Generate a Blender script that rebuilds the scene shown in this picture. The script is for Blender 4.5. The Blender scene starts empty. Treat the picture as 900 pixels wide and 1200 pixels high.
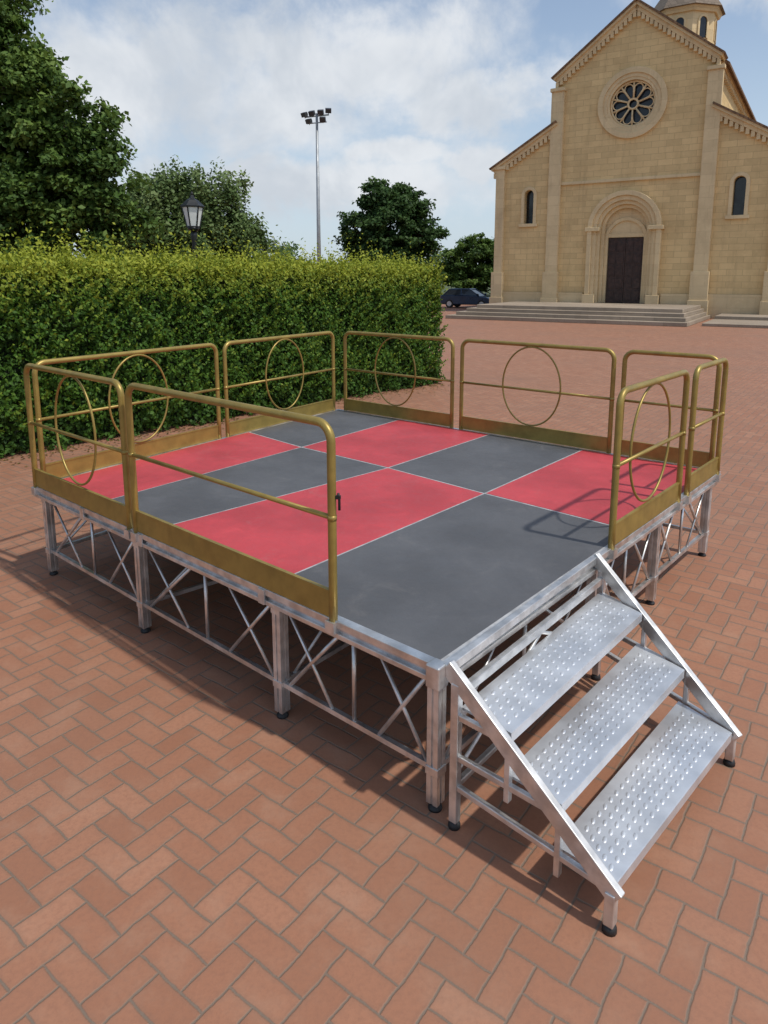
import bpy, math, random
import numpy as np
from mathutils import Vector, Matrix
random.seed(7); rng=np.random.default_rng(11)
sc=bpy.context.scene
sc.view_settings.view_transform='Standard'; sc.view_settings.look='None'; sc.view_settings.exposure=0
R=math.radians
SUN=Vector((0.50,-0.32,1.0)).normalized()

# ---------------- node helpers
class NT:
    def __init__(s,tree): s.t=tree; s.n=tree.nodes; s.l=tree.links
    def node(s,typ,**kw):
        nd=s.n.new(typ)
        for k,v in kw.items(): setattr(nd,k,v)
        return nd
    def put(s,sock,v):
        if isinstance(v,bpy.types.NodeSocket): s.l.new(v,sock)
        elif v is not None: sock.default_value=v
    def m(s,op,a,b=None,c=None,clamp=False):
        nd=s.node('ShaderNodeMath',operation=op); nd.use_clamp=clamp
        s.put(nd.inputs[0],a)
        if b is not None: s.put(nd.inputs[1],b)
        if c is not None: s.put(nd.inputs[2],c)
        return nd.outputs[0]
    def vm(s,op,a,b=None):
        nd=s.node('ShaderNodeVectorMath',operation=op)
        s.put(nd.inputs[0],a)
        if b is not None: s.put(nd.inputs[1],b)
        return nd
    def mix(s,f,a,b,blend='MIX'):
        nd=s.node('ShaderNodeMix',data_type='RGBA',blend_type=blend)
        s.put(nd.inputs[0],f); s.put(nd.inputs[6],a); s.put(nd.inputs[7],b)
        return nd.outputs[2]
    def noise(s,vec,scale,detail=4,rough=.55,dist=0,out=0):
        nd=s.node('ShaderNodeTexNoise'); s.put(nd.inputs['Vector'],vec)
        nd.inputs['Scale'].default_value=scale; nd.inputs['Detail'].default_value=detail
        nd.inputs['Roughness'].default_value=rough; nd.inputs['Distortion'].default_value=dist
        return nd.outputs[out]
    def rng(s,v,a,b,c=0.,d=1.,smooth=True):
        nd=s.node('ShaderNodeMapRange'); nd.interpolation_type='SMOOTHSTEP' if smooth else 'LINEAR'
        s.put(nd.inputs[0],v)
        for i,x in zip((1,2,3,4),(a,b,c,d)): s.put(nd.inputs[i],x)
        return nd.outputs[0]
    def ramp(s,v,stops):
        nd=s.node('ShaderNodeValToRGB'); s.put(nd.inputs[0],v); e=nd.color_ramp.elements
        while len(e)<len(stops): e.new(.5)
        for x,(p,c) in zip(e,stops): x.position=p; x.color=(*c,1)
        return nd.outputs[0]
    def bump(s,h,strength=.3,dist=.01):
        nd=s.node('ShaderNodeBump'); nd.inputs['Strength'].default_value=strength; nd.inputs['Distance'].default_value=dist
        s.put(nd.inputs['Height'],h); return nd.outputs[0]
def c4(c): return (*c,1.)
def newmat(name):
    m=bpy.data.materials.new(name); m.use_nodes=True
    t=NT(m.node_tree); b=m.node_tree.nodes['Principled BSDF']
    return m,t,b
def simple(name,col,rough=.5,metal=0.,var=.12,scale=20,bump=0.,rvar=.1,spec=.5):
    m,t,b=newmat(name)
    tc=t.node('ShaderNodeTexCoord').outputs['Object']
    n=t.noise(tc,scale,4)
    f=t.rng(n,.3,.7,0,1)
    lo=c4([x*(1-var) for x in col]); hi=c4([min(1,x*(1+var)) for x in col])
    t.put(b.inputs['Base Color'],t.mix(f,lo,hi))
    t.put(b.inputs['Roughness'],t.rng(t.noise(tc,scale*.4,3),.3,.7,max(0,rough-rvar),rough+rvar))
    b.inputs['Metallic'].default_value=metal; b.inputs['Specular IOR Level'].default_value=spec
    if bump: t.put(b.inputs['Normal'],t.bump(t.noise(tc,scale*6,2),bump,.005))
    return m

M_alu=simple('aluminium',(.66,.655,.64),.44,.9,.20,11,.05,.13)
M_alud=simple('aluminium_dull',(.50,.51,.52),.45,1.,.15,14,.05,.1)
M_tread=simple('tread_plate',(.70,.72,.74),.46,.75,.10,7,.08,.1)
M_gold=simple('gold_painted_metal',(.325,.235,.062),.42,.45,.14,9,.04,.08)
M_rub=simple('black_rubber',(.015,.015,.016),.6,0,.2,20)
M_black=simple('black_iron',(.018,.02,.02),.45,.3,.2,20)
def deckmat(name,col):
    m,t,b=newmat(name)
    p=t.node('ShaderNodeNewGeometry').outputs['Position']
    n1=t.noise(p,1.6,4,.6); n2=t.noise(p,320,2,.5); n3=t.noise(p,9,4,.7,1.)
    f=t.rng(n1,.3,.7,.84,1.12); g=t.rng(n2,.3,.7,.88,1.12)
    k=t.m('MULTIPLY',t.m('MULTIPLY',f,g),t.rng(n3,.45,.75,1.,1.12))
    cmb=t.node('ShaderNodeCombineXYZ')
    for i in range(3): t.put(cmb.inputs[i],k)
    c=t.mix(1.,c4(col),cmb.outputs[0],'MULTIPLY')
    sc1=t.noise(p,2.3,6,.75,1.5)
    c=t.mix(t.rng(sc1,.56,.78,0,.18),c,c4((.32,.29,.26)))
    t.put(b.inputs['Base Color'],c)
    t.put(b.inputs['Roughness'],t.rng(n3,.3,.7,.45,.65)); b.inputs['Specular IOR Level'].default_value=.4
    t.put(b.inputs['Normal'],t.bump(n2,.25,.002))
    return m
M_grey=deckmat('grey_deck',(.094,.096,.101)); M_red=deckmat('red_deck',(.46,.056,.066))

def stonemat(name,col,bw=.9,bh=.38,mort=.012,var=.22,mk=.72,foot=.45,weather=.5):
    m,t,b=newmat(name)
    tc=t.node('ShaderNodeTexCoord').outputs['Object']
    sp=t.node('ShaderNodeSeparateXYZ'); t.put(sp.inputs[0],tc)
    cb=t.node('ShaderNodeCombineXYZ'); t.put(cb.inputs[0],t.m('ADD',sp.outputs[0],sp.outputs[1])); t.put(cb.inputs[1],sp.outputs[2])
    br=t.node('ShaderNodeTexBrick'); t.put(br.inputs['Vector'],cb.outputs[0])
    br.inputs['Scale'].default_value=1; br.inputs['Brick Width'].default_value=bw; br.inputs['Row Height'].default_value=bh
    br.inputs['Mortar Size'].default_value=mort; br.inputs['Mortar Smooth'].default_value=.3; br.inputs['Bias'].default_value=0
    br.inputs['Color1'].default_value=c4([x*(1-var) for x in col]); br.inputs['Color2'].default_value=c4([x*(1+var*.7) for x in col])
    br.inputs['Mortar'].default_value=c4([x*mk for x in col])
    n=t.noise(tc,.5,6,.7,.4); st=t.noise(tc,3.5,5,.7)
    sv=t.vm('MULTIPLY',tc,(2.2,2.2,.22)).outputs[0]; streak=t.noise(sv,1.,5,.7)
    c=t.mix(t.rng(n,.40,.68,0,weather),br.outputs[0],c4((col[0]*.66,col[1]*.63,col[2]*.60)))
    c=t.mix(t.rng(st,.48,.78,0,.45),c,c4((col[0]*1.12,col[1]*1.13,col[2]*1.15)))
    c=t.mix(t.rng(streak,.50,.74,0,weather*.9),c,c4((col[0]*.55,col[1]*.53,col[2]*.55)))
    if foot: c=t.mix(t.rng(t.m('ADD',sp.outputs[2],t.m('MULTIPLY',n,2.)),.8,3.4,foot,0),c,c4((.24,.20,.15)))
    t.put(b.inputs['Base Color'],c); b.inputs['Roughness'].default_value=.9; b.inputs['Specular IOR Level'].default_value=.2
    h=t.m('ADD',t.m('MULTIPLY',br.outputs['Fac'],-.7),t.m('MULTIPLY',st,.9))
    t.put(b.inputs['Normal'],t.bump(h,.45,.03))
    return m
M_stone=stonemat('sandstone_blocks',(.76,.55,.275),.8,.34,.012,.11,.74,.4,.40)
M_trim=stonemat('pale_stone_trim',(.76,.585,.34),1.4,.6,.008,.07,.8,.35,.38)
M_step=stonemat('step_stone',(.35,.285,.215),1.6,.5,.01,.12,.72,0,.4)
M_tile=stonemat('roof_tiles',(.24,.145,.085),.22,.4,.03,.3,.6,0)
M_wood=simple('dark_wood',(.045,.022,.016),.55,0,.4,6,.3)
M_dark=simple('dark_glass',(.012,.014,.018),.2,0,.3,3)

def pavemat():
    m,t,b=newmat('herringbone_pavers')
    p=t.node('ShaderNodeNewGeometry').outputs['Position']
    sp=t.node('ShaderNodeSeparateXYZ'); t.put(sp.inputs[0],p)
    W=.113; a=R(53); ca,sa=math.cos(a)/W,math.sin(a)/W
    wob=t.m('MULTIPLY',t.m('SUBTRACT',t.noise(p,7.,2,.5),.5),.18)
    X=t.m('ADD',t.m('ADD',t.m('MULTIPLY',sp.outputs[0],ca),t.m('MULTIPLY',sp.outputs[1],sa)),wob)
    Y=t.m('ADD',t.m('SUBTRACT',t.m('MULTIPLY',sp.outputs[1],ca),t.m('MULTIPLY',sp.outputs[0],sa)),wob)
    i=t.m('FLOOR',X); j=t.m('FLOOR',Y); fx=t.m('SUBTRACT',X,i); fy=t.m('SUBTRACT',Y,j)
    d=t.m('SUBTRACT',i,j)
    mm=t.m('SUBTRACT',d,t.m('MULTIPLY',t.m('FLOOR',t.m('ADD',t.m('DIVIDE',d,4.),.01)),4.))
    I=[t.m('COMPARE',mm,float(k),.4) for k in range(4)]
    big=lambda s,k:t.m('ADD',s,t.m('MULTIPLY',I[k],10.))
    dl=big(fx,1); dr=big(t.m('SUBTRACT',1.,fx),0); db=big(fy,2); dt=big(t.m('SUBTRACT',1.,fy),3)
    e=t.m('MINIMUM',t.m('MINIMUM',dl,dr),t.m('MINIMUM',db,dt))
    fine=t.noise(p,45,4,.75)
    br=t.rng(t.m('ADD',e,t.m('MULTIPLY',t.m('SUBTRACT',fine,.5),.08)),.012,.062)
    cb=t.node('ShaderNodeCombineXYZ'); t.put(cb.inputs[0],t.m('SUBTRACT',i,I[1])); t.put(cb.inputs[1],t.m('SUBTRACT',j,I[2]))
    wn=t.node('ShaderNodeTexWhiteNoise',noise_dimensions='3D'); t.put(wn.inputs['Vector'],cb.outputs[0])
    col=t.ramp(wn.outputs[0],[(0,(.305,.136,.077)),(.3,(.333,.150,.086)),(.8,(.358,.166,.096)),(1,(.39,.188,.112))])
    big_=t.noise(p,.35,4,.6); med=t.noise(p,3.,5,.7)
    col=t.mix(t.rng(fine,.38,.72,0,.5),col,c4((.25,.118,.073)))
    col=t.mix(t.rng(med,.46,.76,0,.40),col,c4((.40,.245,.165)))
    col=t.mix(t.rng(big_,.40,.70,0,.42),col,c4((.25,.142,.095)))
    edge=t.rng(e,.03,.22,.30,0)
    col=t.mix(edge,col,c4((.23,.13,.085)))
    col=t.mix(br,c4((.195,.143,.105)),col)
    t.put(b.inputs['Base Color'],col)
    t.put(b.inputs['Roughness'],t.rng(med,.3,.7,.60,.85)); b.inputs['Specular IOR Level'].default_value=.35
    h=t.m('ADD',br,t.m('ADD',t.m('MULTIPLY',fine,.45),t.m('MULTIPLY',wn.outputs[0],.3)))
    t.put(b.inputs['Normal'],t.bump(h,.5,.006))
    return m
M_pave=pavemat()
M_grass=simple('grass_earth',(.07,.09,.03),.95,0,.4,2,.2)

def leafmat(name,dark,mid,light,trans=.25):
    m,t,b=newmat(name)
    at=t.node('ShaderNodeAttribute',attribute_name='tint').outputs['Fac']
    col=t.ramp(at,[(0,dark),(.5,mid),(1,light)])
    t.put(b.inputs['Base Color'],col); b.inputs['Roughness'].default_value=.6; b.inputs['Specular IOR Level'].default_value=.25
    tr=t.node('ShaderNodeBsdfTranslucent'); t.put(tr.inputs[0],t.mix(.4,col,c4(light)))
    mx=t.node('ShaderNodeMixShader'); mx.inputs[0].default_value=trans
    t.l.new(b.outputs[0],mx.inputs[1]); t.l.new(tr.outputs[0],mx.inputs[2])
    t.l.new(mx.outputs[0],t.n['Material Output'].inputs[0])
    return m
M_hleaf=leafmat('hedge_leaves',(.020,.055,.009),(.070,.160,.018),(.35,.38,.038))
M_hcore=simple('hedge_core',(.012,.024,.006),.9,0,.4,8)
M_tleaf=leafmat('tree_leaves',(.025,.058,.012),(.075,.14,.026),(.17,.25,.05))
M_wleaf=leafmat('willow_leaves',(.04,.08,.022),(.105,.17,.05),(.20,.27,.10))
M_dleaf=leafmat('dark_tree_leaves',(.014,.038,.010),(.038,.085,.02),(.085,.15,.04))
M_bark=simple('bark',(.09,.07,.05),.9,0,.4,5,.5)

# ---------------- mesh builder
class MB:
    def __init__(s): s.v=[];s.f=[];s.mi=[];s.sm=[]
    def add(s,vs,fs,mi=0,sm=False):
        o=len(s.v); s.v+= [tuple(v) for v in vs]
        for f in fs: s.f.append([o+k for k in f]); s.mi.append(mi); s.sm.append(sm)
    def box(s,x0,x1,y0,y1,z0,z1,mi=0):
        s.add([(x0,y0,z0),(x1,y0,z0),(x1,y1,z0),(x0,y1,z0),(x0,y0,z1),(x1,y0,z1),(x1,y1,z1),(x0,y1,z1)],
              [(0,3,2,1),(4,5,6,7),(0,1,5,4),(1,2,6,5),(2,3,7,6),(3,0,4,7)],mi)
    def hexa(s,q,z0,z1,mi=0):
        s.add([(*p,z0) for p in q]+[(*p,z1) for p in q],[(0,3,2,1),(4,5,6,7),(0,1,5,4),(1,2,6,5),(2,3,7,6),(3,0,4,7)],mi)
    def beam(s,p0,p1,w,h,mi=0,up=(0,0,1)):
        p0=Vector(p0);p1=Vector(p1);d=(p1-p0).normalized();up=Vector(up)
        if abs(d.dot(up))>.98: up=Vector((.65,.756,0))
        r=d.cross(up).normalized()*w/2;u=r.cross(d).normalized()*h/2
        vs=[p+a*r+b*u for p in(p0,p1) for a,b in((-1,-1),(1,-1),(1,1),(-1,1))]
        s.add(vs,[(3,2,1,0),(4,5,6,7),(0,1,5,4),(1,2,6,5),(2,3,7,6),(3,0,4,7)],mi)
    def tube(s,pts,r,seg=12,mi=0,closed=False,cap=True):
        pts=[Vector(p) for p in pts];n=len(pts)
        rs=r if isinstance(r,(list,tuple)) else [r]*n
        def tan(k):
            if closed: return (pts[(k+1)%n]-pts[k-1]).normalized()
            a=pts[max(0,k-1)];b=pts[min(n-1,k+1)];return (b-a).normalized()
        t0=tan(0); u=Vector((0,0,1)) if abs(t0.z)<.9 else Vector((1,0,0))
        u=(u-t0*u.dot(t0)).normalized(); vs=[]
        for k in range(n):
            t=tan(k);u=(u-t*u.dot(t)).normalized();w=t.cross(u)
            for a in range(seg):
                an=2*math.pi*a/seg; vs.append(pts[k]+(u*math.cos(an)+w*math.sin(an))*rs[k])
        fs=[]
        for k in range(n if closed else n-1):
            k2=(k+1)%n
            for a in range(seg):
                b=(a+1)%seg; fs.append((k*seg+a,k*seg+b,k2*seg+b,k2*seg+a))
        s.add(vs,fs,mi,True)
        if cap and not closed:
            o=len(s.v)-len(vs)
            s.f.append([o+a for a in range(seg)][::-1]);s.mi.append(mi);s.sm.append(False)
            s.f.append([o+(n-1)*seg+a for a in range(seg)]);s.mi.append(mi);s.sm.append(False)
    def prism_y(s,poly,y0,y1,mi=0):
        n=len(poly);vs=[(x,y0,z) for x,z in poly]+[(x,y1,z) for x,z in poly]
        fs=[list(range(n)),list(range(2*n-1,n-1,-1))]+[(k,n+k,n+(k+1)%n,(k+1)%n) for k in range(n)]
        s.add(vs,fs,mi)
    def band_y(s,outer,inner,y0,y1,mi=0,closed=False):
        n=len(outer)
        vs=[(x,y0,z) for x,z in outer]+[(x,y0,z) for x,z in inner]+[(x,y1,z) for x,z in outer]+[(x,y1,z) for x,z in inner]
        fs=[]
        for k in range(n if closed else n-1):
            q=(k+1)%n
            fs+=[(k,q,n+q,n+k),(2*n+k,3*n+k,3*n+q,2*n+q),(k,2*n+k,2*n+q,q),(n+k,n+q,3*n+q,3*n+k)]
        if not closed: fs+=[(0,n,3*n,2*n),(n-1,3*n-1,4*n-1,2*n-1)]
        s.add(vs,fs,mi)
def mkobj(name,mb,mats,parent=None,origin=None,bevel=0,local=False,recalc=True):
    me=bpy.data.meshes.new(name)
    o=Vector(origin) if origin else Vector((0,0,0))
    me.from_pydata([tuple(Vector(v)-o) for v in mb.v],[],mb.f)
    for m in (mats if isinstance(mats,list) else [mats]): me.materials.append(m)
    me.polygons.foreach_set('material_index',mb.mi); me.polygons.foreach_set('use_smooth',mb.sm)
    me.update()
    if recalc:
        import bmesh
        b=bmesh.new();b.from_mesh(me);bmesh.ops.recalc_face_normals(b,faces=b.faces);b.to_mesh(me);b.free()
    ob=bpy.data.objects.new(name,me);sc.collection.objects.link(ob);ob.location=o
    if parent:
        ob.parent=parent
        if not local: ob.matrix_parent_inverse=parent.matrix_world.inverted()
    if bevel:
        md=ob.modifiers.new('bevel','BEVEL');md.width=bevel;md.segments=2;md.limit_method='ANGLE';md.angle_limit=R(50)
    return ob
def empty(name,loc,rot=0):
    e=bpy.data.objects.new(name,None);sc.collection.objects.link(e);e.location=loc;e.rotation_euler=(0,0,rot)
    e.empty_display_size=.3
    e.matrix_world=Matrix.Translation(Vector(loc))@Matrix.Rotation(rot,4,'Z')
    return e

# ---------------- ground
mb=MB(); mb.add([(-900,-300,-.012),(900,-300,-.012),(900,1500,-.012),(-900,1500,-.012)],[(0,1,2,3)])
mkobj('ground',mb,M_grass)
mb=MB(); mb.add([(-40,-25,0),(60,-25,0),(60,66,0),(-40,66,0)],[(0,1,2,3)])
mkobj('brick_plaza',mb,M_pave)

# ---------------- stage
Hd=.74
N0=Vector((.233,2.686));L0=Vector((-2.676,5.21));B0=Vector((-.549,8.303));R0=Vector((2.748,5.593))
def lerp(a,b,t): return a+(b-a)*t
G={}
for i,t in enumerate((0,.29,.60,.80,1)): G[i,0]=lerp(N0,L0,t)
for i,t in enumerate((0,.27,.505,.78,1)): G[i,2]=lerp(R0,B0,t)
G[0,1]=lerp(N0,R0,.53);G[1,1]=Vector((.750,4.990));G[2,1]=Vector((.036,5.698));G[3,1]=Vector((-.78,6.42));G[4,1]=lerp(L0,B0,.60)
stage=empty('portable_stage',(0,5.4,0)); bpy.context.view_layer.update()
pg=MB();pr=MB();st=MB()
for i in range(4):
    for j in range(2):
        q=[G[i,j],G[i,j+1],G[i+1,j+1],G[i+1,j]]
        c=sum(q,Vector((0,0)))/4
        q2=[p+(c-p).normalized()*.012 for p in q]
        (pg if (i+j)%2==0 else pr).hexa(q2,Hd-.02,Hd)
mkobj('grey_panels',pg,M_grey,stage,bevel=.002);mkobj('red_panels',pr,M_red,stage,bevel=.002)
def v3(p,z): return Vector((p[0],p[1],z))
for i in range(5):
    for j in range(2):
        st.beam(v3(G[i,j],Hd-.008),v3(G[i,j+1],Hd-.008),.016,.014)
for j in range(3):
    for i in range(4):
        st.beam(v3(G[i,j],Hd-.0085),v3(G[i+1,j],Hd-.0085),.0155,.0135)
M_strip=simple('panel_trim',(.55,.54,.52),.5,.5,.2,20)
mkobj('panel_trim',st,M_strip,stage)
cen=(N0+L0+B0+R0)/4
fr=MB()
edges=[(N0,L0),(L0,B0),(B0,R0),(R0,N0)]
for k,(a,b) in enumerate(edges):
    d=(b-a).normalized();nr=Vector((d.y,-d.x))
    if nr.dot((a+b)/2-cen)<0: nr=-nr
    e=.026-k*.0004
    a2=a+nr*.012-d*e;b2=b+nr*.012+d*e
    z=.0004*k
    fr.beam(v3(a2,Hd-.018-z),v3(b2,Hd-.018-z),.05,.036)
    fr.beam(v3(a2-nr*.010,Hd-.05),v3(b2-nr*.010,Hd-.05),.034,.032)
    fr.beam(v3(a2,Hd-.076-z),v3(b2,Hd-.076-z),.05,.026)
for t_ in (.29,.60,.80):
    p=lerp(N0,L0,t_);fr.beam(v3(p+Vector((-.026,-.030)),Hd-.088),v3(p+Vector((-.026,-.030)),Hd-.004),.05,.012,up=(.65,.756,0))
for i in range(1,4):
    for j in range(2): fr.beam(v3(G[i,j],Hd-.055),v3(G[i,j+1],Hd-.055),.06,.065)
for i in range(4): fr.beam(v3(G[i,1],Hd-.056),v3(G[i+1,1],Hd-.056),.06,.064)
mkobj('deck_frame',fr,M_alu,stage,bevel=.003)
un=MB();un.hexa([lerp(p,cen,.01) for p in (N0,R0,B0,L0)],Hd-.024,Hd-.0205)
mkobj('plywood_underside',un,simple('plywood',(.12,.08,.05),.8,0,.2,4),stage)
lg=MB();ft=MB();tr=MB()
def leg(p,zt=Hd-.09):
    x,y=p
    a=R(50);u=Vector((math.cos(a),math.sin(a)));w=Vector((-u.y,u.x))
    for sx in(-1,1):
        for sy in(-1,1):
            c=Vector(p)+u*sx*.0175+w*sy*.0175
            q=[c+u*ax*.0125+w*ay*.0125 for ax,ay in((-1,-1),(1,-1),(1,1),(-1,1))]
            lg.hexa(q,.035,zt)
    q=[Vector(p)+u*ax*.022+w*ay*.022 for ax,ay in((-1,-1),(1,-1),(1,1),(-1,1))]
    lg.hexa(q,.03,zt-.002)
    for zz in(.20,zt-.03):
        q=[Vector(p)+u*ax*.034+w*ay*.034 for ax,ay in((-1,-1),(1,-1),(1,1),(-1,1))]
        lg.hexa(q,zz-.02,zz+.02)
    ft.tube([(x,y,.0),(x,y,.012),(x,y,.016),(x,y,.034)],[.032,.032,.024,.022],14)
def inset(p,k=.045): return p+(cen-p).normalized()*k
def truss(a,b,full=True):
    zt=Hd-.10;zb=.20
    P=lambda t,z:v3(lerp(a,b,t),z)
    tr.beam(P(0,zb),P(1,zb),.026,.026)
    tr.tube([P(.04,zt),P(.33,zb)],.011,8);tr.tube([P(.04,zb),P(.33,zt)],.009,8)
    tr.tube([P(.48,zt),P(.48,zb)],.011,8)
    tr.tube([P(.56,zt),P(.94,zb)],.011,8);tr.tube([P(.62,zb),P(.94,zt)],.009,8)
legF=[inset(lerp(N0,L0,t),.03 if 0<t<1 else .05) for t in(0.0,.27,.635,1)]
legB=[inset(lerp(R0,B0,t),.05) for t in(0.0,.27,.6,1)]
legM=[G[0,1],G[1,1],G[2,1],G[4,1]]
legR=[legF[0],inset(lerp(N0,R0,.42)),inset(lerp(N0,R0,.69)),legB[0]]
for p in legF+legB+[legM[1],legM[2],inset(legM[3])]+legR[1:3]+[inset(lerp(L0,B0,.5))]: leg(p)
for A in(legF,legB):
    for k in range(3): truss(A[k],A[k+1])
truss(legR[0],legR[1]);truss(legR[1],legR[2]);truss(legR[2],legR[3])
for a,b in((legF[1],legM[1]),(legM[1],legB[1]),(legF[2],legM[2]),(legM[2],legB[2]),(legF[3],inset(legM[3])),(inset(legM[3]),legB[3])): truss(a,b)
mkobj('legs',lg,M_alu,stage,bevel=.002);mkobj('rubber_feet',ft,M_rub,stage);mkobj('truss_bracing',tr,M_alu,stage)
cp=MB();cp.beam(v3(N0+Vector((-.012,-.02)),Hd-.10),v3(N0+Vector((-.012,-.02)),Hd+.004),.07,.07)
mkobj('corner_block',cp,M_alu,stage,bevel=.006)

# ---------------- railings
def railing(a,b,ring=0,h=.96,out=.03,zb=-.06,latch=False):
    d=(b-a).normalized();nr=Vector((d.y,-d.x))
    if nr.dot((a+b)/2-cen)<0: nr=-nr
    a=a+nr*out;b=b+nr*out
    L=(b-a).length;mb=MB();r=.0205
    zt=Hd+h-r;cr=.085
    path=[(r,Hd+zb),(r,Hd+.2),(r,Hd+.5)]
    path+=[(r+cr-cr*math.cos(t),zt-cr+cr*math.sin(t)) for t in [k*math.pi/16 for k in range(0,9)]]
    path+=[(L*.5,zt)]
    path+=[(L-r-cr+cr*math.sin(t),zt-cr+cr*math.cos(t)) for t in [k*math.pi/16 for k in range(0,9)]]
    path+=[(L-r,Hd+.5),(L-r,Hd+.2),(L-r,Hd+zb)]
    W=lambda x,z:v3(a+d*x,z)
    mb.tube([W(x,z) for x,z in path],r,16)
    mb.tube([W(r,Hd+.50),W(L-r,Hd+.50)],.0125,10)
    mb.beam(W(r,Hd+.068),W(L-r,Hd+.068),.012,.128)
    mb.beam(W(r,Hd+.135),W(L-r,Hd+.135),.02,.012)
    if ring:
        cx=L*.5;cz=Hd+.535
        n=48
        off=nr*-.013
        mb.tube([W(cx+ring*math.cos(2*math.pi*k/n),cz+.385*math.sin(2*math.pi*k/n))+Vector((off.x,off.y,0)) for k in range(n)],.0085,8,closed=True)
    for x in(r,L-r):
        mb.beam(W(x,Hd-.063),W(x,Hd-.007),.058,.058,1)
        mb.tube([W(x,Hd+.488),W(x,Hd+.512)],.0225,14)
    if latch:
        mb.tube([W(r,Hd+.62)+Vector((.03,-.01,0)),W(r,Hd+.60)+Vector((.035,-.012,0)),W(r,Hd+.54)+Vector((.035,-.014,0))],.006,8,2)
        mb.beam(W(r,Hd+.60),W(r,Hd+.60)+Vector((.04,-.012,0)),.016,.016,2)
    mkobj('guard_railing',mb,[M_gold,M_alu,M_black],origin=v3((a+b)/2,Hd))
railing(lerp(N0,L0,.150),lerp(N0,L0,.618),0,latch=True)
railing(lerp(N0,L0,.629),lerp(N0,L0,1.0),.29)
railing(lerp(L0,B0,.01),lerp(L0,B0,.505),.30)
railing(lerp(L0,B0,.523),lerp(L0,B0,.99),.30)
railing(lerp(R0,B0,.985),lerp(R0,B0,.615),.29)
railing(lerp(R0,B0,.597),lerp(R0,B0,.21),.31)
railing(lerp(R0,B0,.197),lerp(R0,B0,.005),0)
railing(lerp(N0,R0,.785),lerp(N0,R0,.99),0)
railing(lerp(N0,R0,.432),lerp(N0,R0,.745),.34)

# ---------------- stairs
stairs=empty('metal_staircase',(1.0,2.9,0));bpy.context.view_layer.update()
A0=Vector((.275,2.655));A1=Vector((1.225,3.79));F0=Vector((.815,2.145));F1=Vector((1.675,3.02))
S=lambda u,v:lerp(lerp(A0,A1,u),lerp(F0,F1,u),v)
zs=lambda v:.725-.56*v
s1=MB();sf=MB();tp=MB()
for u in(0,1):
    s1.beam(v3(S(u,-.02),zs(-.02)),v3(S(u,1.03),zs(1.03)),.032,.072)
    s1.beam(v3(S(u,1.0),.03),v3(S(u,1.0),zs(1)+.0),.038,.042)
    s1.beam(v3(S(u,.05),.03),v3(S(u,.05),zs(.05)-.02),.038,.038)
    s1.beam(v3(S(u,.05),.20),v3(S(u,.93),.17),.024,.026)
    for v,z1 in((.40,.375),(.71,.19)): s1.beam(v3(S(u,v),z1-.10),v3(S(u,v),zs(v)),.024,.03)
    s1.beam(v3(S(u,.05),.53),v3(S(u,.36),.53),.022,.028);s1.beam(v3(S(u,.05),.34),v3(S(u,.67),.345),.022,.028)
    for v in(1.0,.05):
        p=S(u,v);sf.tube([(p.x,p.y,0),(p.x,p.y,.014),(p.x,p.y,.032)],[.027,.027,.021],12)
s1.beam(v3(S(0,.05),.20),v3(S(1,.05),.20),.026,.026)
s1.beam(v3(S(0,.05),.62),v3(S(1,.05),.62),.03,.04)
s1.beam(v3(S(-.01,-.01),Hd-.012),v3(S(1.01,-.01),Hd-.012),.036,.04)
s1.tube([v3(S(0,.05),.25),v3(S(.5,.05),.60)],.010,8);s1.tube([v3(S(1,.05),.25),v3(S(.5,.05),.60)],.010,8)
for v0,z in((.06,.555),(.37,.37),(.68,.185)):
    v1=v0+.325;q=[S(.02,v0),S(.02,v1),S(.98,v1),S(.98,v0)]
    tp.hexa(q,z-.012,z)
    tp.beam(v3(S(.02,v1),z-.0225),v3(S(.98,v1),z-.0225),.006,.044);tp.beam(v3(S(.02,v0),z-.0225),v3(S(.98,v0),z-.0225),.006,.044)
    nu,nv=22,5
    for a in range(nu):
        for bb in range(nv):
            u=.05+.90*(a+.5*(bb%2)+.25)/nu; v=v0+.035+(.325-.07)*(bb+.5)/nv
            c=S(u,v);dx=(S(u+.01,v)-c).normalized();dy=Vector((-dx.y,dx.x))
            dx,dy=(dx*.94+dy*.34),(dy*.94-dx*.34)
            ra,rb,rh=(.0085,.0185,.0030)
            vs=[];fs=[];sg=10
            for ring,(k,h) in enumerate(((1,0),(.8,.6),(.5,.9))):
                for g in range(sg):
                    an=2*math.pi*g/sg;p=c+dx*math.cos(an)*rb*k+dy*math.sin(an)*ra*k
                    vs.append((p.x,p.y,z+rh*h))
            vs.append((c.x,c.y,z+rh))
            for r_ in range(2):
                for g in range(sg):
                    h=(g+1)%sg;fs.append((r_*sg+g,r_*sg+h,r_*sg+sg+h,r_*sg+sg+g))
            for g in range(sg): fs.append((2*sg+g,2*sg+(g+1)%sg,3*sg))
            tp.add(vs,fs,0,True)
mkobj('stair_frame',s1,M_alu,stairs,bevel=.004);mkobj('stair_feet',sf,M_rub,stairs);mkobj('treads',tp,M_tread,stairs,recalc=True)

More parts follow.
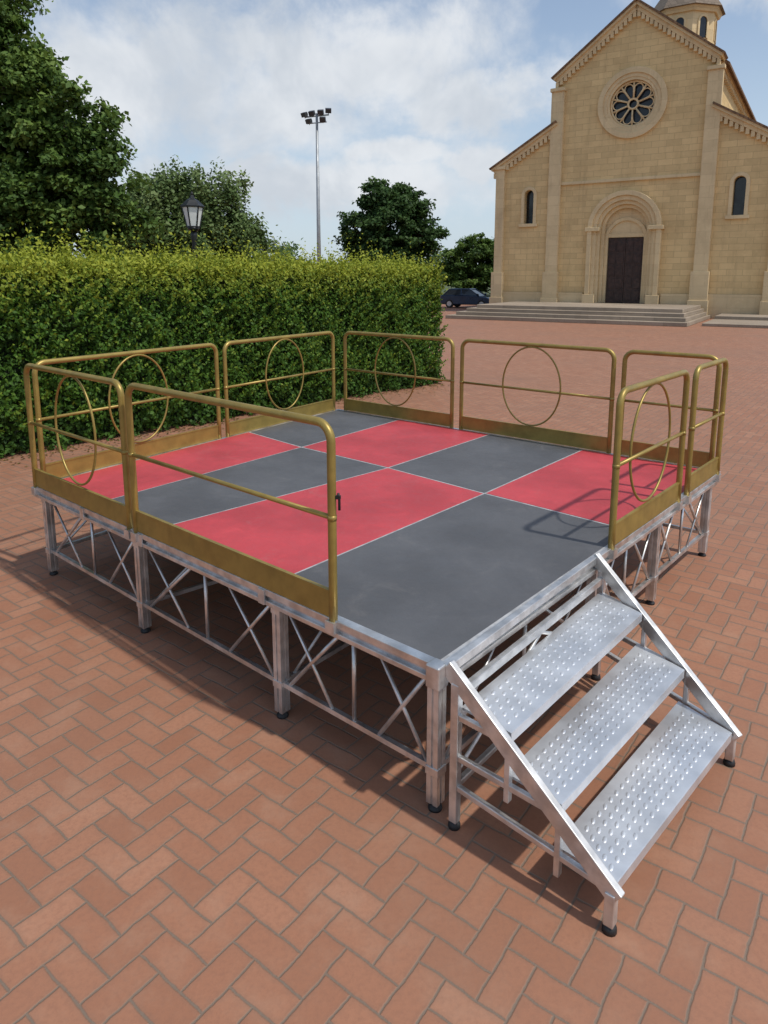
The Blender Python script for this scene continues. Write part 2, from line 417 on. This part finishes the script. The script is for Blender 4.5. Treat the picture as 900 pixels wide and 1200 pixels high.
# ---------------- leaves
def leafmesh(name,C,Nn,size,tint,mat,parent=None,aspect=.55):
    n=len(C);Nn=Nn/np.linalg.norm(Nn,axis=1,keepdims=True)
    rv=rng.normal(size=(n,3));t=np.cross(Nn,rv);t/=np.linalg.norm(t,axis=1,keepdims=True)+1e-9
    b=np.cross(Nn,t);s=np.asarray(size).reshape(-1,1)*np.ones((n,1))*rng.uniform(.7,1.3,(n,1))
    V=np.empty((n,4,3));V[:,0]=C-t*s*.5;V[:,1]=C+b*s*aspect*.5+Nn*s*.08;V[:,2]=C+t*s*.5;V[:,3]=C-b*s*aspect*.5+Nn*s*.08
    org=C.mean(0); V-=org
    me=bpy.data.meshes.new(name);me.vertices.add(4*n);me.vertices.foreach_set('co',V.ravel())
    me.loops.add(4*n);me.loops.foreach_set('vertex_index',np.arange(4*n,dtype=np.int32))
    me.polygons.add(n);me.polygons.foreach_set('loop_start',np.arange(0,4*n,4,dtype=np.int32))
    me.update(calc_edges=True)
    a=me.attributes.new('tint','FLOAT','POINT');a.data.foreach_set('value',np.repeat(np.clip(tint,0,1),4).astype(np.float32))
    me.materials.append(mat)
    ob=bpy.data.objects.new(name,me);sc.collection.objects.link(ob);ob.location=org
    if parent: ob.parent=parent;ob.matrix_parent_inverse=parent.matrix_world.inverted()
    return ob
# hedge
hedge=empty('hedge',(-3,10,0));bpy.context.view_layer.update()
hs=np.array([-9.4,4.1]);hd=np.array([.690,.724]);hn=np.array([.724,-.690])
HL=15.45;HT=2.3;HH=2.55
def wave(a,b,c=0):
    return (np.sin(a*1.7+b*.9+c)+np.sin(a*4.1-b*2.7+1.3)+.7*np.sin(a*9.3+b*7.1+2.)+.5*np.sin(b*13.1-a*6.7))/3.2
def hpt(l,d,z):
    return np.stack([hs[0]+hd[0]*l-hn[0]*d,hs[1]+hd[1]*l-hn[1]*d,z],1)
Cs=[];Ns=[];Ts=[];Sz=[]
def addl(c,n,t,s): Cs.append(c);Ns.append(n);Ts.append(t);Sz.append(s)
n=72000
l=HL*rng.uniform(0,1,n)**.85;z=rng.uniform(.02,HH,n)
disp=.12*wave(l*1.3,z*1.8)+.12*wave(l*4.3,z*5.2)
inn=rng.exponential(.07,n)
sh=np.maximum(0,z-(HH-.6))/.6; rnd=.38*(1-np.sqrt(np.maximum(0,1-sh**2)))
d=-disp+inn+rnd
nn=np.stack([hn[0]+0*l,hn[1]+0*l,.35+.9*sh],1)+rng.normal(size=(n,3))*.75
cl=wave(l*4.3,z*5.2)
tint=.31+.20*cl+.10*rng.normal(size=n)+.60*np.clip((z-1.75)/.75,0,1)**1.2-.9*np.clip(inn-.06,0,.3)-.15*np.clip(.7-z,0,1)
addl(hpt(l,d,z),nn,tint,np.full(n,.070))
n=36000
l=rng.uniform(0,HL,n);d=rng.uniform(.1,HT-.1,n)
z=HH+.07*wave(l*2.5,d*3)+.06*wave(l*6,d*7)-rng.exponential(.07,n)-.18*np.exp(-d/.2)
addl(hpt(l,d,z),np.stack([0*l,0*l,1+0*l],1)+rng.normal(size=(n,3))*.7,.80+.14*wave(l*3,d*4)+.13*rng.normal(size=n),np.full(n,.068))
n=14000
d=rng.uniform(0,HT,n);z=rng.uniform(.02,HH-.05,n);l=HL+.10*wave(d*3,z*3)-rng.exponential(.07,n)-.2*np.clip((z-2.2)/.3,0,1)
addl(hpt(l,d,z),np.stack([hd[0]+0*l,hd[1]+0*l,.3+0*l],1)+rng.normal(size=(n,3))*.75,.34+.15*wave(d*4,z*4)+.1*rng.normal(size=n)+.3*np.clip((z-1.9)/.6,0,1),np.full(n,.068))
ns=5200;k=8
l=rng.uniform(0,HL,ns);d=rng.beta(1.0,1.8,ns)*HT;hh=np.maximum(.02,rng.gamma(2.2,.075,ns)*(1+.6*wave(l*2,d)));z0=HH-.16-.14*np.exp(-d/.2)
lx=rng.normal(size=ns)*.12;ly=rng.normal(size=ns)*.12
for q in range(k):
    f=(q+1)/k;zz=z0+(hh+.08)*f
    c=hpt(l+lx*f*hh*4+rng.normal(size=ns)*.018,d+ly*f*hh*4+rng.normal(size=ns)*.018,zz)
    addl(c,rng.normal(size=(ns,3))+np.array([.3,-.3,.5]),.72+.28*f+.1*rng.normal(size=ns),np.full(ns,.058))
ns=3000
l=rng.uniform(0,HL,ns);z=rng.uniform(.3,HH-.1,ns)
for q in range(6):
    f=(q+1)/6
    c=hpt(l+rng.normal(size=ns)*.02,-.04-.16*f-.12*wave(l*1.3,z*1.8)-.06*wave(l*4.3,z*5.2),z+.11*f)
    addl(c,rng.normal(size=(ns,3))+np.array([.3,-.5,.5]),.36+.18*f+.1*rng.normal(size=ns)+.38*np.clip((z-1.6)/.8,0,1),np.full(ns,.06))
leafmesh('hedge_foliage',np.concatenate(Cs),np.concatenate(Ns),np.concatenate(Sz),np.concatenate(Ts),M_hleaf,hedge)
hc=MB()
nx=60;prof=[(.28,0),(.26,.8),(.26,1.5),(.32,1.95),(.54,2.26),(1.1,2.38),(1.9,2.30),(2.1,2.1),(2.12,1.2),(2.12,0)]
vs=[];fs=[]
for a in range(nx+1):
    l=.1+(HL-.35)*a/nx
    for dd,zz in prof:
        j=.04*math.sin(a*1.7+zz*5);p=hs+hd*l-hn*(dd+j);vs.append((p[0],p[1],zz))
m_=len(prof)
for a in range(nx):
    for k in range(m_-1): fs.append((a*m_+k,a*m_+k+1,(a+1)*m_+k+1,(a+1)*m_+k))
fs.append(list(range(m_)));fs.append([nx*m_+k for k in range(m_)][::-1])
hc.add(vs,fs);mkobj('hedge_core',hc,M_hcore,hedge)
n=1500;l=rng.uniform(0,HL,n);d=-rng.exponential(.22,n)
leafmesh('fallen_leaves',hpt(l,d,np.full(n,.008)),np.stack([0*l,0*l,1+0*l],1)+rng.normal(size=(n,3))*.15,np.full(n,.045),.35+.35*rng.normal(size=n),leafmat('fallen_leaf',(.10,.06,.02),(.16,.10,.03),(.10,.14,.02),.1))

def tree(name,base,th,tr_r,lobes,ncl,lpc,lsize,rc,mat,droop=0,tb=.45):
    e=empty(name,base);bpy.context.view_layer.update()
    B=Vector(base);mb=MB()
    top=B+Vector((0,0,th))
    mb.tube([B,B+Vector((.03,0,th*.15)),B+Vector((-.06,.04,th*.5)),top],[tr_r*1.35,tr_r,tr_r*.85,tr_r*.65],12)
    lob=[(Vector(c),Vector(r)) for c,r in lobes]
    vol=np.array([r.x*r.y+r.x*r.z for c,r in lob]);vol/=vol.sum()
    C=[];N=[];T=[]
    zmin=min(c.z-r.z for c,r in lob);zmax=max(c.z+r.z for c,r in lob)
    for k,(c,r) in enumerate(lob):
        mid=top.lerp(c,.5)+Vector((random.uniform(-.3,.3),random.uniform(-.3,.3),random.uniform(0,.3)))
        mb.tube([top-Vector((0,0,th*.1)),mid,c],[tr_r*.45,tr_r*.28,tr_r*.12],8)
        m=int(ncl*vol[k])
        for q in range(m):
            dv=Vector(rng.normal(size=3)).normalized();rad=random.uniform(.25,1.0)**.6*random.uniform(.82,1.18)
            cc=c+Vector((dv.x*r.x,dv.y*r.y,dv.z*r.z))*rad
            if q%9==0: mb.tube([c,c.lerp(cc,.5)+Vector((0,0,.15)),cc],[tr_r*.12,tr_r*.07,tr_r*.02],5)
            rr=rc*random.uniform(.55,1.3);nl=int(lpc*random.uniform(.5,1.5))
            g=rng.normal(size=(nl,3));g/=np.linalg.norm(g,axis=1,keepdims=True);g*=(rng.uniform(0,1,(nl,1))**.5)*rng.choice([1,1,1.35],(nl,1))
            pts=g*np.array([rr,rr,rr*.6+droop])+np.array(cc)
            if droop: pts[:,2]-=droop*.5
            C.append(pts);N.append(np.tile(np.array([dv.x*.5,dv.y*.5,.7]),(nl,1))+rng.normal(size=(nl,3))*.6)
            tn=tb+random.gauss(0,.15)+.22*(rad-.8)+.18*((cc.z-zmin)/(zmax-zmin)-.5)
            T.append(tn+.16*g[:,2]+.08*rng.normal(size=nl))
    mkobj('trunk_and_limbs',mb,M_bark,e)
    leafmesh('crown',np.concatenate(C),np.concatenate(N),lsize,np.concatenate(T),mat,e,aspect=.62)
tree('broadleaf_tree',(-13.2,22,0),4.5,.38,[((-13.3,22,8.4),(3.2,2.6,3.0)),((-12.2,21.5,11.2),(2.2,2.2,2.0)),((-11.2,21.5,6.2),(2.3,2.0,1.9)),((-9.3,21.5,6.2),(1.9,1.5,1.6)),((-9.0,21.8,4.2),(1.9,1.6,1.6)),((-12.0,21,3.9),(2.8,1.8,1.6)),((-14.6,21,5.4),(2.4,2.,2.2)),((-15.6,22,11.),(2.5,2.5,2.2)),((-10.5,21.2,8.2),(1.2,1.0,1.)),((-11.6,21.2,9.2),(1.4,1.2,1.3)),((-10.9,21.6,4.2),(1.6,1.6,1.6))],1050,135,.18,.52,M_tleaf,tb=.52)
tree('willow_tree',(-9.6,34,0),3.0,.3,[((-10.4,34,5.4),(2.2,2,2.1)),((-8.2,34,5.4),(1.9,1.8,1.9)),((-12.2,34,4.6),(1.7,1.7,1.6)),((-6.9,34,4.0),(1.5,1.5,1.7)),((-9.4,34,3.2),(3.0,2,1.7)),((-12.6,35,3.),(2,1.6,1.6))],600,110,.19,.42,M_wleaf,droop=.4,tb=.56)
tree('oak_tree',(.5,52,0),3.4,.35,[((.5,52,6.2),(2.6,2.6,2.5)),((-1.4,52,5.3),(1.8,2,1.8)),((2.5,52,5.2),(1.7,2,1.8)),((.2,52,4.0),(3.1,2.4,1.3)),((1.6,52,7.4),(1.5,1.5,1.3)),((-.6,52,7.9),(1.3,1.5,1.1))],470,90,.26,.52,M_dleaf,tb=.50)
tree('background_tree',(8.8,70,0),2.4,.3,[((9.1,70,4.8),(2.3,2.,1.7)),((7.1,70,3.5),(2.0,2.,1.7)),((11.0,70,4.2),(1.8,2.,1.8)),((8.4,69,2.0),(3.6,1.6,1.4)),((11.5,69,2.2),(2.,1.6,1.6))],330,80,.30,.55,M_tleaf,tb=.42)
Cs=[];Ns=[];Ts=[]
for k in range(560):
    x=random.uniform(-52,42);y=random.uniform(82,92);h=3.9+1.4*math.sin(x*.35)+.9*math.sin(x*.93+1)+.5*math.sin(x*2.1)
    z=random.uniform(.3,1)**.6*h;nl=50
    g=rng.normal(size=(nl,3))*np.array([.7,.7,.45]);Cs.append(g+np.array([x,y,z]));Ns.append(rng.normal(size=(nl,3))+np.array([0,-.4,.6]));Ts.append(.45+random.gauss(0,.15)+.15*g[:,2])
leafmesh('distant_treeline',np.concatenate(Cs),np.concatenate(Ns),.55,np.concatenate(Ts),M_wleaf)

# ---------------- street lamp
lp=empty('street_lamp',(-3.67,13.8,0));bpy.context.view_layer.update()
x,y=-3.67,13.8;a=MB()
a.tube([(x,y,0),(x,y,.25),(x,y,.3),(x,y,.9),(x,y,.95),(x,y,3.0),(x,y,3.1),(x,y,3.18)],[.13,.12,.07,.06,.05,.042,.065,.055],14)
a.tube([(x,y,3.16),(x,y,3.22),(x,y,3.26)],[.05,.11,.12],12)
def ringp(r,z,n=6): return [(x+r*math.cos(2*math.pi*k/n+.3),y+r*math.sin(2*math.pi*k/n+.3),z) for k in range(n)]
lo,hi=ringp(.12,3.27),ringp(.20,3.64)
for k in range(6):
    a.beam(lo[k],hi[k],.020,.020);a.beam(hi[k],hi[(k+1)%6],.024,.024);a.beam(lo[k],lo[(k+1)%6],.024,.024)
vs=ringp(.235,3.65)+ringp(.12,3.76)+ringp(.05,3.80)+ringp(.03,3.86)
fs=[tuple(range(6))]+[(r*6+k,r*6+(k+1)%6,(r+1)*6+(k+1)%6,(r+1)*6+k) for r in range(3) for k in range(6)]+[tuple(range(18,24))]
a.add(vs,fs);a.tube([(x,y,3.85),(x,y,3.89),(x,y,3.93)],[.02,.03,.005],8)
mkobj('lamp_post',a,M_black,lp)
g=MB();lo,hi=ringp(.115,3.275),ringp(.193,3.63);g.add(lo+hi,[(k,(k+1)%6,6+(k+1)%6,6+k) for k in range(6)])
mkobj('lantern_glass',g,simple('frosted_glass',(.72,.74,.72),.25,0,.1,5),lp)

# ---------------- floodlight mast
fx,fy=-5.48,60.;a=MB()
a.tube([(fx,fy,0),(fx,fy,6),(fx,fy,15.4)],[.20,.16,.10],12)
a.beam((fx-1.0,fy,15.1),(fx+1.0,fy,15.3),.10,.10);a.beam((fx-.8,fy,14.6),(fx+.8,fy,14.75),.08,.08)
for dx,dz in((-.95,15.3),(-.35,15.42),(.35,15.5),(.95,15.62),(-.6,14.8),(.5,14.95)):
    c=Vector((fx+dx,fy-.12,dz));dirv=Vector((dx*.5-.35,-1,-.6)).normalized()
    a.beam(c-dirv*.05,c+dirv*.22,.48,.34,1);a.beam(c-dirv*.22,c-dirv*.05,.25,.2,1);a.beam(c,(fx+dx,fy,dz-.3),.05,.05,0)
mkobj('floodlight_mast',a,[simple('galvanised_steel',(.36,.38,.39),.5,.4,.1,3),simple('floodlight_housing',(.06,.065,.07),.4,.3,.1,3)],origin=(fx,fy,0))

# ---------------- car
car=empty('parked_car',(6.45,53.2,0),R(-28));bpy.context.view_layer.update()
def carobj(n,mb,mat,bev=0): return mkobj(n,mb,mat,car,bevel=bev,local=True)
M_car=simple('dark_blue_car_paint',(.025,.045,.085),.22,.35,.1,2)
b=MB();body=[(-2.02,.32),(-2.08,.62),(-1.98,.92),(-1.2,.97),(.85,.94),(1.62,.82),(2.0,.66),(2.06,.42),(1.98,.25),(-1.9,.25)]
b.prism_y(body,-.84,.84);carobj('body',b,M_car,.07)
def cab(poly_b,poly_t,z0,z1,mat,name,yb,yt,bev=.03):
    m=MB();m.add([(poly_b[0],-yb,z0),(poly_b[1],-yb,z0),(poly_b[1],yb,z0),(poly_b[0],yb,z0),(poly_t[0],-yt,z1),(poly_t[1],-yt,z1),(poly_t[1],yt,z1),(poly_t[0],yt,z1)],[(0,3,2,1),(4,5,6,7),(0,1,5,4),(1,2,6,5),(2,3,7,6),(3,0,4,7)]);carobj(name,m,mat,bev)
cab((-1.85,1.05),(-1.35,.25),.90,1.38,simple('car_glass',(.05,.06,.07),.08,.3,.1,3),'windows',.78,.62)
cab((-1.42,.33),(-1.25,.2),1.37,1.44,M_car,'roof',.65,.56,.02)
p=MB()
for sy in(-1,1):
    for (x0,x1) in((1.05,.27),(-1.85,-1.36),(-.35,-.42)): p.beam((x0,sy*.785,.92),(x1,sy*.63,1.39),.06,.06)
    p.beam((1.0,sy*.84,.98),(.95,sy*.98,1.02),.12,.12)
carobj('pillars',p,M_car)
w=MB()
for sx in(-1.28,1.28):
    for sy in(-1,1):
        w.tube([(sx,sy*.64,.31),(sx,sy*.86,.31)],.31,20,0);w.tube([(sx,sy*.80,.31),(sx,sy*.872,.31)],.19,14,1)
carobj('wheels',w,[M_rub,M_alud])
h=MB()
for sy in(-1,1):
    h.beam((1.9,sy*.62,.66),(2.06,sy*.62,.62),.32,.14);h.beam((-2.0,sy*.66,.75),(-2.09,sy*.66,.75),.2,.2,1)
h.box(2.05,2.075,-.35,.35,.36,.46,0)
carobj('lights',h,[simple('headlight',(.7,.7,.7),.15,.2,.05,3),simple('tail_light',(.3,.01,.01),.2,0,.05,3)])

# ---------------- church
ch=empty('stone_church',(14.15,42.08,0),R(-32));bpy.context.view_layer.update()
def co(n,mb,mat,bev=0): return mkobj(n,mb,mat,ch,bevel=bev,local=True)
out=[(-8.1,0),(8.1,0),(8.1,9.1),(4.3,11.3),(4.3,14.0),(0,17.2),(-4.3,14.0),(-4.3,11.3),(-8.1,9.1)]
w=MB();w.prism_y(out,0,.8);wall=co('facade_wall',w,M_stone)
def archpoly(cx,hw,zb,zsp,n=16):
    return [(cx-hw,zb)]+[(cx-hw*math.cos(math.pi*k/n),zsp+hw*math.sin(math.pi*k/n)) for k in range(n+1)]+[(cx+hw,zb)]
def circ(cx,cz,r,n=40): return [(cx+r*math.cos(2*math.pi*k/n),cz+r*math.sin(2*math.pi*k/n)) for k in range(n)]
RZ=12.05
cut=MB();cut.prism_y(archpoly(0,1.4,.4,5.1),-1,.62)
for sx in(-5.95,5.9): cut.prism_y(archpoly(sx,.30,5.6,7.35),-1,.55)
cut.prism_y(circ(0,RZ,1.28),-1,.5)
cutter=co('cutter',cut,M_stone)
try:
    md=wall.modifiers.new('b','BOOLEAN');md.object=cutter;md.operation='DIFFERENCE';md.solver='EXACT'
    bpy.context.view_layer.update()
    dg=bpy.context.evaluated_depsgraph_get();me=bpy.data.meshes.new_from_object(wall.evaluated_get(dg))
    wall.modifiers.clear();wall.data=me
except Exception as ex: print('BOOL FAIL',ex)
bpy.data.objects.remove(cutter)
t=MB()
def aband(cx,ri,ro,zb,zsp,y0,y1,mi=0):
    t.band_y(archpoly(cx,ro,zb,zsp),archpoly(cx,ri,zb,zsp),y0,y1,mi)
aband(0,1.40,1.62,.75,5.1,-.10,.01);aband(0,1.60,1.86,.75,5.12,-.26,.012);aband(0,1.84,2.10,.75,5.14,-.40,.014)
aband(0,1.20,1.40,.75,5.1,.14,.40);aband(0,1.03,1.22,.75,4.55,.34,.60)
for sx in(-1,1):
    t.box(sx*1.85-.36,sx*1.85+.36,-.50,0.02,.75,1.25);t.box(sx*1.8-.42,sx*1.8+.42,-.48,.02,4.98,5.2)
t.box(-1.38,1.38,.36,.58,4.62,4.86)
for sx in(-5.95,5.9):
    aband(sx,.30,.50,5.6,7.35,-.07,.012);t.box(sx-.6,sx+.6,-.14,.01,5.4,5.598)
def ann(cz,ri,ro,y0,y1): t.band_y(circ(0,cz,ro,48),circ(0,cz,ri,48),y0,y1,0,True)
ann(RZ,1.62,1.92,-.16,.012);ann(RZ,1.42,1.64,-.08,.014);ann(RZ,1.26,1.44,-.035,.016)
t.box(-4.3,4.3,-.13,.01,7.78,7.96)
for x0,x1 in((-8.15,-2.25),(2.25,8.15)): t.box(x0,x1,-.16,.013,0,1.35)
for cx,zt,wd in((-4.3,13.2,.38),(4.3,13.2,.38),(-7.85,9.0,.28),(7.85,9.0,.28)):
    t.box(cx-wd,cx+wd,-.24,.011,0,zt);t.box(cx-wd-.1,cx+wd+.1,-.38,.009,0,2.6);t.box(cx-wd-.06,cx+wd+.06,-.34,.008,zt-.02,zt+.18)
    t.box(cx-wd-.16,cx+wd+.16,-.46,.007,0,1.0)
tt=archpoly(0,1.36,4.86,5.1);t.prism_y(tt,.46,.60)
co('stone_trim',t,M_trim,.015)
c=MB();ti=MB()
def rake(x0,z0,x1,z1,n,y=0):
    d=Vector((x1-x0,z1-z0));L=d.length;d.normalize();nr=Vector((-d.y,d.x));nr=nr if nr.y>0 else -nr
    def seg(o,w,ya,yb,M,mi=0,ex=.0):
        a=Vector((x0,z0))-d*ex;b=Vector((x1,z1))+d*ex
        M.add([(p.x+nr.x*q,yy,p.y+nr.y*q) for yy in(ya,yb) for p,q in((a,o),(b,o),(b,o+w),(a,o+w))],[(0,1,2,3),(7,6,5,4),(0,4,5,1),(1,5,6,2),(2,6,7,3),(3,7,4,0)],mi)
    seg(-.22,.20,-.22,.02,c);seg(-.02,.13,-.36,.85,c,ex=.05);seg(.11,.10,-.46,.9,ti,ex=.10)
    for k in range(n):
        f=(k+.5)/n;p=Vector((x0,z0))+d*L*f
        c.box(p.x-.09,p.x+.09,-.20,.01,p.y-.55,p.y-.24)
rake(-4.5,13.85,0,17.2,19);rake(0,17.2,4.5,13.85,19);rake(-8.35,8.95,-4.3,11.3,15);rake(4.3,11.3,8.35,8.95,15)
s=MB();LEN=27
s.box(3.9,4.3,.8,LEN,8,14.0);s.box(-4.3,-3.9,.8,LEN,8,14.0);s.box(7.7,8.1,.8,LEN,0,9.1);s.box(-8.1,-7.7,.8,LEN,0,9.1)
s.prism_y(out,LEN,LEN+.6)
co('side_walls',s,M_stone)
for k in range(44):
    yy=1.2+k*.58
    for sx in(-1,1):
        c.box(sx*4.4-.1,sx*4.4+.1,yy,yy+.22,13.25,13.6);c.box(sx*8.2-.1,sx*8.2+.1,yy,yy+.22,8.3,8.65)
for sx in(-1,1):
    c.box(sx*4.42-.13,sx*4.42+.13,.9,LEN,13.6,13.85);c.box(sx*8.22-.13,sx*8.22+.13,.9,LEN,8.65,8.9)
co('corbelled_cornice',c,M_trim)
def slab(x0,z0,x1,z1,th):
    ti.add([(x0,.92,z0),(x1,.92,z1),(x1,LEN+.8,z1),(x0,LEN+.8,z0),(x0,.92,z0+th),(x1,.92,z1+th),(x1,LEN+.8,z1+th),(x0,LEN+.8,z0+th)],[(0,3,2,1),(4,5,6,7),(0,1,5,4),(1,2,6,5),(2,3,7,6),(3,0,4,7)])
slab(-4.8,13.6,0,17.18,.16);slab(4.8,13.6,0,17.18,.161);slab(-8.6,8.8,-4.3,11.28,.16);slab(8.6,8.8,4.3,11.28,.16)
co('tiled_roof',ti,M_tile)
tw=MB();cx,cy=.75,10.
def oc(r,n=8): return [(cx+r*math.cos(2*math.pi*(k+.5)/n),cy+r*math.sin(2*math.pi*(k+.5)/n)) for k in range(n)]
def frust(M,r0,z0,r1,z1,n=8):
    a=oc(r0,n);b_=oc(r1,n);M.add([(*p,z0) for p in a]+[(*p,z1) for p in b_],[list(range(n))[::-1],list(range(n,2*n))]+[(k,(k+1)%n,n+(k+1)%n,n+k) for k in range(n)])
TR=2.0
frust(tw,TR,13,TR,19.3);frust(tw,TR+.1,17.0,TR+.1,17.2);frust(tw,TR+.15,19.05,TR+.3,19.35)
co('bell_tower',tw,M_trim)
tr2=MB();frust(tr2,TR+.5,19.35,TR+.4,19.5);frust(tr2,TR+.4,19.5,1.2,21.2);frust(tr2,1.3,21.2,.08,23.4);co('tower_roof',tr2,stonemat('tower_roof_stone',(.24,.19,.145),.4,.3,.02,.2,.7,0))
twd=MB()
for k in range(8):
    an=2*math.pi*k/8;d=Vector((math.cos(an),math.sin(an)));tn=Vector((-d.y,d.x));base=Vector((cx,cy))+d*TR*math.cos(math.pi/8)
    P=archpoly(0,.26,17.5,18.5,10)
    vs=[(*(base+tn*px+d*.012),pz) for px,pz in P];twd.add(vs,[list(range(len(vs)))],1)
    P2=archpoly(0,.38,17.4,18.5,10);n=len(P)
    o=[(*(base+tn*px+d*.08),pz) for px,pz in P2];i_=[(*(base+tn*px+d*.08),pz) for px,pz in P];i2=[(*(base+tn*px-d*.01),pz) for px,pz in P]
    o2=[(*(base+tn*px-d*.01),pz) for px,pz in P2]
    twd.add(o+i_+i2+o2,[(q,q+1,n+q+1,n+q) for q in range(n-1)]+[(n+q,n+q+1,2*n+q+1,2*n+q) for q in range(n-1)]+[(3*n+q,3*n+q+1,q+1,q) for q in range(n-1)],0)
co('tower_windows',twd,[M_trim,M_dark])
d=MB()
for sx in(-1,1):
    d.box(min(0.01*sx,1.02*sx),max(0.01*sx,1.02*sx),.47,.55,.75,4.6)
    for r_ in range(5):
        z0=.9+r_*.73
        for q in(.10,.56): d.box(min(sx*q,sx*(q+.36)),max(sx*q,sx*(q+.36)),.44,.471,z0,z0+.6)
co('door',d,M_wood,.01)
gl=MB()
for sx in(-5.95,5.9): gl.prism_y(archpoly(sx,.29,5.61,7.35),.40,.45)
gl.prism_y(circ(0,RZ,1.27),.40,.45);co('window_glass',gl,M_dark)
tc=MB();npet=10
for k in range(npet):
    a0=2*math.pi*k/npet;dv=Vector((math.cos(a0),math.sin(a0)));tv=Vector((-dv.y,dv.x));pts=[]
    for q in range(17):
        an=-math.pi/2+math.pi*q/16;p=dv*(.86+.26*math.cos(an))+tv*(.245*math.sin(an));pts.append((p.x,.2,RZ+p.y))
    p=dv*.33+tv*.075;pts.append((p.x,.2,RZ+p.y));p=dv*.33-tv*.075;pts.append((p.x,.2,RZ+p.y))
    tc.tube(pts,.035,6,closed=True)
    a1=a0+math.pi/npet;e=Vector((math.cos(a1),math.sin(a1)));tc.tube([(e.x*.3,.18,RZ+e.y*.3),(e.x*1.2,.18,RZ+e.y*1.2)],[.035,.06],8)
for rr,w_ in((.27,.06),(1.22,.07)): tc.tube([(rr*math.cos(2*math.pi*k/40),.18,RZ+rr*math.sin(2*math.pi*k/40)) for k in range(40)],w_,8,closed=True)
co('rose_window_tracery',tc,M_trim)
sp_=MB()
for k in range(4):
    z1=.75-.185*k;z0=z1-.186 if k<3 else .002;o=.55*k
    sp_.box(-6.5-o*.7,4.5+o*.3,-6.3-o,-.0-.02,z0,z1)
co('church_steps',sp_,M_step,.02)
sp2=MB();sp2.box(5.5,22,-7.0,-.02,.002,.14);sp2.box(5.55,22,-3.0,-.021,.14,.30)
co('stone_pavement',sp2,M_step,.015)

# ---------------- world
wd=bpy.data.worlds.new('World');sc.world=wd;wd.use_nodes=True;t=NT(wd.node_tree)
bg=wd.node_tree.nodes['Background'];bg.inputs[1].default_value=.138
sky=t.node('ShaderNodeTexSky',sky_type='NISHITA');sky.sun_disc=False
sky.sun_elevation=math.asin(SUN.z);sky.sun_rotation=math.atan2(SUN.x,SUN.y)
sky.air_density=1.0;sky.dust_density=1.4;sky.ozone_density=1.2
g0=t.node('ShaderNodeTexCoord').outputs['Generated']
# warp the direction with fractal noise so that cloud outlines are ragged
wv=t.vm('SUBTRACT',t.noise(g0,5.5,6,.62,0,out=1),(.5,.5,.5)).outputs[0]
g=t.vm('ADD',g0,t.vm('MULTIPLY',wv,(.26,.26,.15)).outputs[0]).outputs[0]
sp=t.node('ShaderNodeSeparateXYZ');t.put(sp.inputs[0],g0)
zc=t.m('ADD',t.m('MAXIMUM',sp.outputs[2],0.),.22)
cb=t.node('ShaderNodeCombineXYZ');t.put(cb.inputs[0],t.m('DIVIDE',sp.outputs[0],zc));t.put(cb.inputs[1],t.m('DIVIDE',sp.outputs[1],zc))
n1=t.noise(cb.outputs[0],1.15,5,.58,.35)
n3=t.noise(g0,9.,6,.62,.25)
def blob(dx,dz,rx,rz):
    v=Vector((dx,1,dz)).normalized()
    s_=t.vm('SUBTRACT',g,tuple(v)).outputs[0];m_=t.vm('MULTIPLY',s_,(1/rx,1/(rx*1.6),1/rz)).outputs[0]
    ln=t.vm('LENGTH',m_).outputs['Value'];return t.rng(ln,0.,1.,1.,0.)
acc=None
for b_ in((-.30,.26,.46,.15),(-.06,.29,.36,.12),(.0,.165,.11,.045),(.155,.150,.13,.040),(.55,.42,.28,.09),(-.1,.12,.5,.06),(.10,.24,.25,.06)):
    q=blob(*b_);acc=q if acc is None else t.m('MAXIMUM',acc,q)
dens=t.m('ADD',t.m('MULTIPLY',acc,.34),t.m('ADD',t.m('MULTIPLY',n1,.42),t.m('MULTIPLY',n3,.55)))
mask=t.rng(dens,.50,.78,0,.94)
shade=t.rng(t.noise(g0,4.5,5,.6,.4),.36,.64,0,1)
cc=t.mix(shade,c4((4.3,4.65,5.1)),c4((5.8,6.0,6.25)))
haze=t.rng(sp.outputs[2],.0,.36,.75,.20)
base=t.mix(haze,sky.outputs[0],c4((4.4,5.2,6.0)))
t.l.new(t.mix(mask,base,cc),bg.inputs[0])
sl=bpy.data.lights.new('sun','SUN');sl.energy=2.9;sl.angle=R(1.5);sl.color=(1,.955,.88)
so=bpy.data.objects.new('sun',sl);sc.collection.objects.link(so);so.rotation_euler=SUN.to_track_quat('Z','Y').to_euler();so.location=(10,-5,30)

# ---------------- camera
cam=bpy.data.cameras.new('camera');cm=bpy.data.objects.new('camera',cam);sc.collection.objects.link(cm);sc.camera=cm
cm.location=(0,0,2.33);cm.rotation_euler=(R(90-10.14),0,0)
cam.sensor_fit='VERTICAL';cam.sensor_height=24;cam.lens=24*816.6/1200;cam.shift_y=-130/1200
cam.clip_start=.05;cam.clip_end=4000
